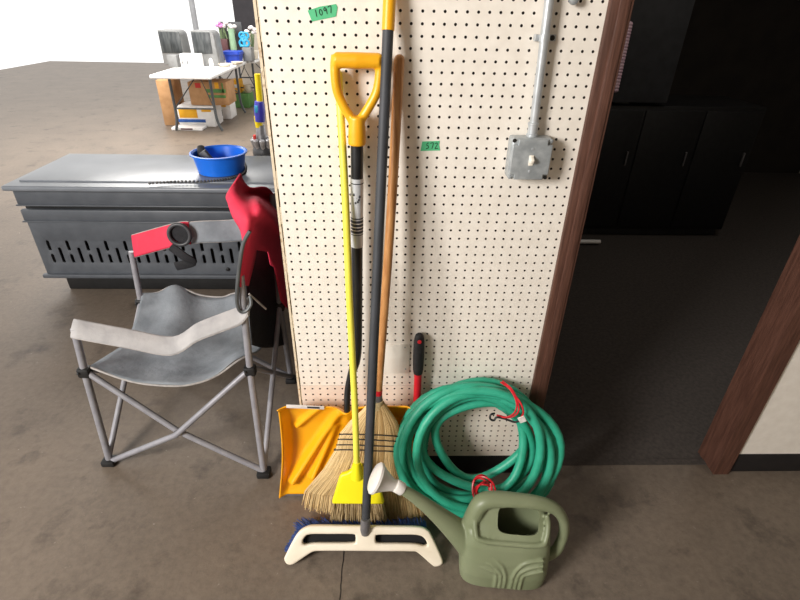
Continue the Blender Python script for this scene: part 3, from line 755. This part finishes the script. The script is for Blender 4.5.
# red back
rb = [[(240.5, 173.5, .32), (244, 182, .36), (252, 188, .40), (262, 187, .46), (270, 190, .54), (279, 203, .64)],
      [(227, 194, .24), (236, 190, .25), (246, 194, .40), (257, 194, .54), (268, 200, .62), (281, 210, .68)],
      [(228, 203, .21), (240, 203, .20), (250, 202, .22), (259, 201, .22), (270, 211, .30), (282, 220, .62)],
      [(233, 217, .18), (245, 216, .14), (253, 216, .15), (262, 214, .17), (272, 219, .28), (284, 232, .62)],
      [(241, 231, .15), (248, 228, .125), (254, 228, .17), (264, 229, .32), (275, 232, .46), (286, 246, .62)],
      [(242, 246, .12), (249, 247, .15), (256, 250, .24), (268, 252, .38), (278, 256, .48), (287, 270, .62)],
      [(239.5, 264, .112), (246, 266, .15), (253, 266, .23), (272, 272, .44), (281, 282, .52), (289, 292, .62)],
      [(239.5, 287, .108), (244, 287, .13), (248, 286, .17), (277, 298, .48), (284, 305, .54), (290, 310, .62)]]
rws = [[P(*q) for q in r] for r in rb]
b = nb(); gr_ = fine(rws, 3); sheet(b, gr_)
kill = []; NC = len(gr_[0])-1
for i_, f_ in enumerate(b.faces):
    r_, c_ = divmod(i_, NC)
    if r_ >= 15 and 6 <= c_ <= 8+(r_ > 16): kill.append(f_)
bmesh.ops.delete(b, geom=kill, context='FACES')
bk = obj('backrest', b, 'redfab', ch, solid=.005, sharp=180)
bkl = [[(246, 238, .42), (262, 240, .52), (276, 246, .62)], [(246, 288, .30), (262, 292, .44), (278, 296, .60)], [(249, 312, .2), (264, 318, .36), (281, 322, .56)], [(252, 345, .18), (266, 348, .34), (284, 345, .55)]]
b = nb(); sheet(b, fine([[P(*q) for q in r] for r in bkl], 5)); obj('back_lining', b, 'blackfab', ch, solid=.004, sharp=180)
b = nb(); tube(b, cat([P(250, 231, .125), P(243.5, 243, .118), P(240, 262, .11), P(237.5, 285, .105), P(237, 302, .105), P(240, 311, .105), P(246, 311, .108), P(251, 304, .115), P(250, 296, .125)], 6), .0062, 8); obj('back_piping', b, 'leg', bk)
b = nb(); tube(b, cat([P(249, 294, .12), P(256, 300, .14), P(266, 309, .17)], 5), .0035, 6); obj('drawcord', b, 'piping', ch)

# ------------------------------------------------------------------ slotted crate, basin, chain
CY = 1.35; cz1 = .70
cr_ = thing('storage_crate', 'large slate grey plastic crate with vent slots behind the folding chair', 'crate', V((-.9, CY+.25, 0)))
x0, x1 = -1.75, -.12
ztop, zl1, zl2, zr = P(200, 184, CY).z, P(200, 206, CY).z, P(200, 222, CY).z, P(200, 277, CY).z
b = nb(); rbox(b, V(((x0+x1)/2, CY+.29, (ztop+zr)/2)), V((x1-x0-.04, .54, ztop-zr-.02)), .01); obj('body', b, 'black', cr_)
b = nb(); rbox(b, V(((x0+x1)/2, CY+.26, ztop-.014)), V((x1-x0, .66, .028)), .01, 3)
rbox(b, V(((x0+x1)/2, CY+.28, ztop+.003)), V((x1-x0-.10, .54, .012)), .005, 2); obj('lid', b, 'cratelid', cr_)
for z_, hh in ((zl1, .10), (zl2, .075)):
    b = nb(); rbox(b, V(((x0+x1)/2, CY-.005, z_+hh/2)), V((x1-x0-.03, .03, hh-.006)), .008, 2)
    rbox(b, V(((x0+x1)/2, CY-.018, z_+.004)), V((x1-x0-.02, .02, .008)), .003, 2); obj('rail', b, 'crate', cr_)
pzt, pzb = zl2-.004, zr+.0
fr = plane_frame((x0, CY, pzb), (0, -1, 0)); Wd = x1-x0-.02; Ht = pzt-pzb
outs = [[(.02, 0), (Wd, 0), (Wd, Ht), (.02, Ht)]]
def caps(cx_, z0_, z1_, r=.0085):
    o = []
    for k in range(9): a = math.pi*k/8; o.append((cx_+r*math.cos(a), z1_-r+r*math.sin(a)))
    for k in range(9): a = math.pi+math.pi*k/8; o.append((cx_+r*math.cos(a), z0_+r+r*math.sin(a)))
    return o
zA, zB, zC, zD = P(200, 263, CY).z-pzb, P(200, 254.5, CY).z-pzb, P(200, 251, CY).z-pzb, P(200, 241, CY).z-pzb
zL = P(200, 248, CY).z-pzb
xs0 = P(194.5, 255, CY).x-x0; pit = .1085
k = -8
while k < 30:
    xx = xs0+k*pit
    if .06 < xx < Wd-.06: outs.append(caps(xx, zA, zL))
    xx2 = xx+pit*.5
    if .06 < xx2 < Wd-.06: outs.append(caps(xx2, zA, zB)); outs.append(caps(xx2, zC, zD))
    k += 1
b = plate(outs, fr, .012, .002, 1); rbox(b, V(((x0+x1)/2, CY-.012, pzb+.012)), V((x1-x0, .03, .024)), .006); obj('vent_panel', b, 'crate', cr_)
b = nb(); rbox(b, V(((x0+x1)/2, CY+.3, zr/2)), V((x1-x0-.12, .46, zr)), .01); obj('base', b, 'black', cr_)  # black block stands in for the shaded gap under the rim
b = nb(); q = P(228, 269, CY-.006); lathe(b, [(.011, 0), (.011, .008), (.006, .012)], q, (0, -1, 0), 12); obj('latch', b, 'black', cr_)
ZT = ztop+.009
bq = at(215.5, 178, z=ZT); bc = V((bq.x, bq.y+.126, ZT))
kpx = .152
b = nb(); lathe(b, [(.0, .0), (.118, .0), (.126, .006), (.143, .10), (.145, .105), (.156, .106), (.157, .113), (.148, .115), (.138, .108), (.122, .014), (.0, .012)], bc, (0, 0, 1), 48, True, True)
tag(obj('basin', b, 'bowl'), 'round bright blue plastic basin standing on the grey crate lid', 'basin')
b = nb(); tube(b, cat([bc+V((-.06, -.03, .02)), bc+V((-.10, .02, .085)), bc+V((-.115, .05, .125))], 5), [.02, .024, .028, .03, .03, .03, .028, .026, .024, .022, .02], 12, flat=((0, 1, 0), .6))
rbox(b, bc+V((-.055, -.01, .06)), V((.05, .03, .13)), .008, 2, Matrix.Rotation(-.6, 3, 'Y'))
tag(obj('scrub_brush', b, 'darkgrey'), 'dark grey brush lying inside the blue basin', 'brush')
pth = cat([at(150, 184.5, z=ZT), at(175, 183, z=ZT), at(205, 182.5, z=ZT), at(228, 180, z=ZT), at(243, 175, z=ZT), at(246, 169, z=ZT), at(244, 163, z=ZT)], 16)
b = nb(); last = None
for q in pth:
    if last is None or (q-last).length > .0135:
        ball(b, q+V((0, 0, .007)), .0075, 8, 6); last = q
tag(obj('bead_chain', b, 'bead'), 'dark beaded chain lying along the crate lid below the blue basin', 'chain')

# ------------------------------------------------------------------ far tables and goods
def pxbox(name, label, category, u0, v0, u1, v1, y, depth, mt, zb=None, group=None, bev=.01, decals=()):
    p0, p1 = at(u0, v0, y=y), at(u1, v1, y=y)
    z0 = p1.z if zb is None else zb
    b = nb(); rbox(b, V(((p0.x+p1.x)/2, y+depth/2, (p0.z+z0)/2)), V((p1.x-p0.x, depth, p0.z-z0)), bev)
    o = tag(obj(name, b, mt), label, category, group)
    for (nm, a, c, d, e, mm) in decals:
        q0, q1 = at(a, c, y=y-.002), at(d, e, y=y-.002)
        b = nb(); rbox(b, V(((q0.x+q1.x)/2, y-.001, (q0.z+q1.z)/2)), V((q1.x-q0.x, .004, q0.z-q1.z)), .001); obj(nm, b, mm, o)
    return o
TZ = .74
def table(label, x0, x1, y0, y1):
    t = thing('folding_table', label, 'table', V(((x0+x1)/2, (y0+y1)/2, 0)), 'white folding tables')
    b = nb(); rbox(b, V(((x0+x1)/2, (y0+y1)/2, TZ-.022)), V((x1-x0, y1-y0, .044)), .014, 3); obj('tabletop', b, 'table', t)
    for yy in (y0+.3, y1-.25):
        for sx, xx in ((1, x1-.12), (-1, x0+.12)):
            b = nb(); tube(b, cat([V((xx, yy, TZ-.04)), V((xx, yy, .35)), V((xx+.01*sx, yy, .15)), V((xx+.05*sx, yy+.02, .018))], 5), .018, 10); obj('leg', b, 'leg', t)
        b = nb(); tube(b, [V((x0+.12, yy, .3)), V((x1-.12, yy, .3))], .011, 8); tube(b, [V((x0+.12, yy, .3)), V(((x0+x1)/2, yy+.35*(1 if yy < (y0+y1)/2 else -1), TZ-.05)), V((x1-.12, yy, .3))], .009, 8); obj('brace', b, 'leg', t)
    return t
C0 = at(211, 76, z=TZ)
table('white folding table nearest the crate holding grey cases and a white carton', C0.x-.76, C0.x, C0.y, C0.y+1.83)
C1 = at(250, 62, z=TZ)
table('second white folding table holding vases and a royal blue tub', C1.x-.78, C1.x+.02, C0.y+1.9, C0.y+3.7)
def ty(u, v): return at(u, v, z=TZ)
yc = ty(198, 66).y
def case(label, u0, v0, u1, v1, yy, frac):
    p0, p1 = at(u0, v0, y=yy), at(u1, v1, y=yy); h_ = p0.z-TZ-.002; w_ = p1.x-p0.x
    t = thing('equipment_case', label, 'case', V(((p0.x+p1.x)/2, yy+.15, TZ)), 'grey cases on the white table')
    fr_ = plane_frame((p0.x, yy+.15, TZ+.002), (0, -1, 0)); rad = .07
    ol_ = [(0, 0), (w_, 0), (w_*.93, h_-rad)]+[(w_*.93-rad+rad*math.cos(a), h_-rad+rad*math.sin(a)) for a in [math.pi/2*j/6 for j in range(1, 7)]]+[(0, h_)]
    b = plate([ol_], fr_, .30, .008, 2); obj('shell', b, 'greycase', t)
    b = nb(); rbox(b, V((p0.x+w_*frac/2+.01, yy-.004, TZ+h_*.665)), V((w_*frac, .012, h_*.60)), .006); obj('front_panel', b, 'darkglass', t)
case('grey case with large dark front panel, middle of the white table', 190, 30.5, 220, 68, yc, .76)
case('grey case with dark front panel left of the white carton on the table', 157, 30, 187, 66, yc+.05, .9)
pxbox('carton', 'small white carton with dark print on the first white table', 'carton', 179, 54, 201, 70, yc-.25, .16, 'white', TZ+.001, None, .004, [('print', 181.5, 61, 184, 64, 'greycase'), ('print', 186.5, 60, 188.5, 65, 'labeldark')])
pxbox('plastic_bin', 'pale blue plastic bin left of the white carton on the table', 'bin', 166, 55, 178.5, 70, yc-.25, .15, 'greycase', TZ+.001)
q = ty(212, 68); b = nb(); tube(b, [V((q.x, q.y, TZ+.062))+V((0, .045*math.cos(a), .045*math.sin(a))) for a in [2*math.pi*j/24 for j in range(24)]], .016, 10, closed=True)
tag(obj('tape_roll', b, 'white'), 'white ring shaped roll standing beside the grey case on the table', 'roll')
y2 = ty(232, 63).y
p0 = at(222, 52, y=y2); p1 = at(241, 62, y=y2)
b = nb(); cx_ = (p0.x+p1.x)/2; hw = (p1.x-p0.x)/2
loft(b, [srect(cx_, y2+.12, TZ+.002, hw*.86, .1, 5), srect(cx_, y2+.12, TZ+.11, hw*.95, .115, 5), srect(cx_, y2+.12, TZ+.112, hw*1.04, .13, 5), srect(cx_, y2+.12, TZ+.15, hw*1.04, .13, 5), srect(cx_, y2+.12, TZ+.155, hw*.98, .12, 5)])
tag(obj('plastic_tub', b, 'bluetub'), 'royal blue lidded plastic tub on the second white table', 'tub')
pxbox('grey_bin', 'grey bin right of the royal blue tub on the second table', 'bin', 241.5, 47.5, 252, 59, y2+.25, .2, 'greycase', TZ+.001)
p = at(233, 44, y=y2+.5)
b = nb(); hv = at(233, 29, y=y2+.5).z-TZ
lathe(b, [(.04, 0), (.052, .02), (.05, hv*.5), (.042, hv*.8), (.05, hv)], V((p.x, y2+.5, TZ+.002)), (0, 0, 1), 20)
tag(obj('vase', b, 'vase'), 'tall pale green vase among the white flowers on the second table', 'vase')
def flowers(nm, label, cu, cv, y, n, spread, mt, pot):
    c_ = at(cu, cv, y=y)
    t = thing(nm, label, 'flowers', V((c_.x, y, TZ)))
    b = nb()
    for k in range(n):
        a = random.uniform(0, 6.28); r_ = spread*random.random()**.5
        ball(b, c_+V((r_*math.cos(a), random.uniform(-.06, .06), r_*.7*math.sin(a))), random.uniform(.025, .045), 8, 6, (1, .8, .7))
    obj('blooms', b, mt, t)
    b = nb(); tube(b, [V((c_.x, y, TZ+.1)), c_], .012, 8)
    for k in range(8): tube(b, [V((c_.x, y, TZ+.12)), c_+V((random.uniform(-.1, .1), random.uniform(-.05, .05), random.uniform(-.08, .0)))], .006, 6)
    obj('stems', b, 'leaf', t)
    b = nb(); lathe(b, [(.04, 0), (.06, .01), (.07, .12), (.065, .125)], V((c_.x, y, TZ+.002)), (0, 0, 1), 18); obj('pot', b, pot, t)
flowers('flower_arrangement', 'white artificial flowers left of the pale green vase', 228, 26, y2+.62, 10, .095, 'petal', 'maroon')
flowers('flower_arrangement', 'small pink artificial flowers at the far left end of the second table', 219.5, 25, y2+.74, 5, .045, 'pink', 'maroon')
flowers('flower_arrangement', 'cream artificial flowers right of the blue holder beside the pegboard edge', 251, 31, y2+.6, 8, .08, 'petal', 'ceramic')
pxbox('display_board', 'dark grey board standing behind the flowers on the second table', 'board', 217.5, 21.5, 244, 44, y2+.85, .04, 'darkgrey', TZ+.001)
pxbox('maroon_box', 'dark maroon box in front of the white flowers on the second table', 'box', 219, 39, 228, 47, y2+.42, .1, 'maroon', TZ+.001)
p = at(244.5, 47, y=y2+.33); b = nb(); HZ = p.z+.004
for k, (dx, dz) in enumerate(((-.03, .05), (.03, .05), (0, .11), (.035, .15), (-.02, .15))): tube(b, [V((p.x+dx, y2+.35, HZ+dz))+V((.04*math.cos(a), 0, .04*math.sin(a))) for a in [2*math.pi*j/18 for j in range(18)]], .016, 8, closed=True)
rbox(b, V((p.x, y2+.35, HZ+.009)), V((.13, .09, .018)), .006)
tag(obj('bottle_holder', b, 'cyan'), 'bright cyan plastic ring holder standing on the grey bin', 'holder')
for k, (u, v) in enumerate(((225, 66.5), (237.5, 64.5), (249.5, 58.5))):
    q = ty(u, v); b = nb(); lathe(b, [(.05, 0), (.07, .012), (.09, .035), (.086, .035), (.06, .014), (.001, .012)], V((q.x, q.y, TZ+.002)), (0, 0, 1), 24)
    tag(obj('dish', b, 'ceramic'), ('cream dish at the front left of the royal blue tub', 'cream dish directly in front of the royal blue tub', 'cream dish beside the grey bin near the pegboard edge')[k], 'dish', 'cream dishes on the far tables')
rng = random.Random(3)
names = ['trinket', 'trinket']
for k in range(7):
    u = 222.5+k*2.6; v = 50.5; yy = y2+.34
    p = at(u, v, y=yy); b = nb()
    if k % 2: lathe(b, [(.014, 0), (.018, .02), (.018, .06), (.009, .10), (.011, .12)], V((p.x, yy, TZ+.002)), (0, 0, 1), 14)
    else: rbox(b, V((p.x, yy, TZ+.05)), V((.034, .05, .095)), .006)
    tag(obj('ornament', b, ['maroon', 'ceramic', 'darkgrey', 'card', 'redp', 'ceramic', 'darkgrey'][k]),
        ['dark maroon square ornament at the left end of the row behind the blue tub', 'cream bottle shaped ornament second from left behind the blue tub', 'dark grey square ornament third from left behind the blue tub', 'tan bottle shaped ornament in the middle of the row behind the blue tub', 'red square ornament behind the right half of the blue tub', 'cream bottle shaped ornament between red and dark square ornaments', 'dark grey square ornament at the right end of the row near the grey bin'][k], 'ornament', 'ornaments in a row on the second table')
# goods under the tables
ya = at(215, 127, z=0).y
pxbox('banana_box', 'white and yellow cardboard fruit box on the floor under the first table', 'box', 176, 106, 216, 127, ya, .38, 'white', 0.001, None, .006,
      [('print', 178, 108.5, 198, 118, 'yprint'), ('print', 178, 119, 206, 122.5, 'bprint'), ('print', 201, 109.5, 211, 112, 'yprint')])
zb_ = at(200, 106, y=ya).z
pxbox('cardboard_box', 'brown cardboard box with red and green print stacked under the first table', 'box', 187, 82, 229, 104, ya+.05, .4, 'card', zb_+.003, None, .006,
      [('print', 194.5, 83, 201, 88, 'redp'), ('print', 206, 89, 226, 93, 'green'), ('print', 208, 95, 226, 98, 'green'), ('print', 214, 82.5, 219, 88.5, 'yprint'), ('print', 221, 83, 224, 93, 'green')])
pxbox('cardboard_box', 'plain brown cardboard box left of the printed box under the first table', 'box', 155, 80, 174, 104, ya+.05, .4, 'card', zb_*0+.001)
yb_ = at(226, 119, z=0).y
pxbox('banana_box', 'smaller white fruit box with yellow print right of the larger fruit box', 'box', 217, 103, 232, 119.5, yb_, .3, 'white', .001, None, .006, [('print', 219, 104.5, 226, 107, 'yprint'), ('print', 221, 110, 223, 116, 'labeldark')])
yd = at(240, 108, z=0).y
pxbox('green_box', 'green carton on the floor under the second table', 'box', 232, 94, 250, 108.5, yd, .35, 'green', .001)
zg = at(240, 94, y=yd).z
pxbox('yellow_box', 'yellow and white carton stacked on the green carton under the second table', 'box', 229, 80.5, 239.5, 93.5, yd, .3, 'yprint', zg+.003, None, .006, [('print', 229.5, 84.5, 239.5, 88, 'white')])
q0 = at(245, 93.5, y=yd); r_ = (at(249.5, 80, y=yd).x-at(240.5, 80, y=yd).x)/2
b = nb(); lathe(b, [(.0, 0), (r_*.6, .0), (r_, r_*.8), (r_*.95, r_*1.6), (r_*1.05, r_*1.65), (r_*1.05, r_*1.75), (.0, r_*1.9)], V((q0.x+.02, yd+.15, zg+.003)), (0, 0, 1), 24)
tag(obj('stock_pot', b, 'ceramic'), 'white rounded pot with lid on the green carton under the second table', 'pot')
q = at(192, 127.5, z=0); b = nb(); rbox(b, V((q.x, q.y-.1, .02)), V((.42, .2, .036)), .006); o = tag(obj('book', b, 'white'), 'flat white book lying on the floor before the fruit box', 'book')
b = nb(); rbox(b, V((q.x+.0, q.y-.201, .022)), V((.16, .004, .02)), .001); obj('spine_label', b, 'maroon', o)

# upright stick vacuum leaning at the far side of the pegboard end
vq = at(262, 166, z=0); vx, vy = vq.x, vq.y+.1
vc = thing('stick_vacuum', 'yellow and purple vacuum cleaner with grey cyclone ball left of the pegboard edge', 'vacuum', V((vx, vy, 0)))
def VP(u, v): return at(u, v, y=vy)
def zv(v): return VP(258, v).z
b = nb(); c_ = VP(264, 152); ball(b, V((c_.x, vy, .125)), .12, 20, 14, (1, 1, .95)); 
obj('ball', b, 'darkgrey', vc)
for k in range(9):
    a = 2*math.pi*k/9; b = nb()
    ctr_ = V((c_.x+.085*math.cos(a), vy+.085*math.sin(a), .20)); lathe(b, [(.012, -.14), (.022, -.06), (.03, .04), (.03, .07), (.02, .08)], ctr_, (.25*math.cos(a), .25*math.sin(a), 1), 12); obj('cyclone_cone', b, 'cyclone', vc)
b = nb(); tube(b, [V((c_.x-.01, vy, .2)), V((VP(260.5, 125).x, vy, zv(125)))], [.07, .045], 16); obj('duct', b, 'cyclone', vc)
b = nb(); tube(b, [V((VP(259.5, 127).x, vy-.01, zv(127))), V((VP(258, 116).x, vy-.01, zv(116)))], [.038, .04], 14); obj('lower_wand', b, 'vyellow', vc)
b = nb(); tube(b, [V((VP(260.5, 121).x, vy-.02, zv(121))), V((VP(260, 110).x, vy-.02, zv(110))), V((VP(259.5, 101).x, vy-.02, zv(101)))], [.05, .058, .046], 16); pu = obj('motor_housing', b, 'purple', vc)
b = nb(); rbox(b, V((VP(258, 108).x, vy-.072, zv(108))), V((.035, .008, .07)), .003); obj('label', b, 'cyan', pu)
b = nb(); tube(b, [V((VP(260, 102).x, vy, zv(102))), V((VP(257.5, 74).x, vy, zv(74)))], [.033, .031], 14); obj('wand', b, 'vyellow', vc)
b = nb(); rbox(b, V((VP(256, 136).x, vy-.06, zv(136))), V((.03, .03, .05)), .006); obj('release_button', b, 'redp', vc)

# ------------------------------------------------------------------ dark side room
yk = 2.3; p = at(583, 236, y=yk)
cbn = thing('cabinet', 'low black cabinet standing in the dark room beyond the doorway', 'cabinet', V((p.x+.5, yk+.25, 0)))
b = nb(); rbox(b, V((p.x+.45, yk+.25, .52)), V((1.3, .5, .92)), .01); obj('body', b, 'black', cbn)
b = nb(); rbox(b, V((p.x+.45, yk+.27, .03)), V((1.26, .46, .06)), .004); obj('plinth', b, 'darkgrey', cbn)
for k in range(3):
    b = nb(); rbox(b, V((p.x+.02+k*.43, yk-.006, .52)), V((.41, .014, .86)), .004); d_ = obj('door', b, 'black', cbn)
    b = nb(); rbox(b, V((p.x+.18+k*.43, yk-.02, .62)), V((.012, .016, .10)), .003); obj('handle', b, 'greyend', d_)
q = at(588, 243.5, z=.01)
b = nb(); tube(b, [q+V((-.07, 0, .015)), q+V((.09, .0, .015))], .016, 10); tag(obj('paper_roll', b, 'white'), 'small white roll lying on the dark floor at the cabinet foot', 'roll')
pa_, pb_ = at(606, 126, y=yk), at(616, 108, y=yk)
def dk(name, label, category, u0, v0, u1, y, mt):
    p0, p1 = at(u0, v0, y=y), at(u1, v0, y=y); b = nb(); rbox(b, V(((p0.x+p1.x)/2, y+.12, (p0.z+.985)/2)), V((p1.x-p0.x, .24, max(.05, p0.z-.985))), .008)
    return tag(obj(name, b, mt), label, category)
dk('storage_box', 'mid grey box on the black cabinet next to the door casing', 'box', 603, 107, 613, 2.42, 'greycase')
dk('storage_box', 'paler taller grey box on the black cabinet right of the mid grey box', 'box', 615, 102, 630, 2.38, 'greypost')
b = nb()
for k in range(22):
    t_ = k/21; q = at(628.5-14*t_, 24+66*t_, y=2.2-.0*t_); ball(b, q, .021, 10, 8, (1.3, 1, .8))
tag(obj('bead_garland', b, 'pinkbulb'), 'string of pale pink beads hanging in the dark room behind the door casing', 'garland')
b = nb(); rbox(b, V((at(640, 60, y=2.3).x, 2.3, 1.75)), V((.5, .05, 1.5)), .01); rbox(b, V((at(640, 60, y=2.3).x, 2.32, 2.45)), V((.7, .2, .04)), .004)
tag(obj('shelf_panel', b, 'darkgrey'), 'dark upright shelf panel behind the string of pale pink beads', 'shelf')

# ------------------------------------------------------------------ light
w = bpy.data.worlds.new('sky'); SC.world = w; w.use_nodes = True
bg = w.node_tree.nodes['Background']; bg.inputs[0].default_value = (1, .985, .965, 1); bg.inputs[1].default_value = .85
def area(name, loc, aim, sx, sy, power, col):
    l = bpy.data.lights.new(name, 'AREA'); l.shape = 'RECTANGLE'; l.size = sx; l.size_y = sy; l.energy = power; l.color = col
    o = bpy.data.objects.new(name, l); COL.objects.link(o); o.location = loc
    o.rotation_euler = (V(aim)-V(loc)).to_track_quat('-Z', 'Y').to_euler(); return o
area('door_daylight', (-2.3, -2.5, 2.25), (.3, 0, .7), 1.0, 1.0, 110, (1, .97, .935))
area('side_room_fill', (2.4, 1.2, 2.8), (2.4, 1.2, 0), .6, .6, 5, (1, .93, .85))  # added fill that lifts the side room floor; no fixture stands there
area('far_floor_fill', (-2.4, 4.6, 2.9), (-2.4, 5.0, 0), 2.5, 2.5, 150, (1, .97, .93))  # added fill standing in for outdoor light on the far floor and tables
SC.view_settings.view_transform = 'Standard'; SC.view_settings.look = 'None'
SC.view_settings.exposure = .74; SC.view_settings.gamma = 1; SC.view_settings.use_curve_mapping = False
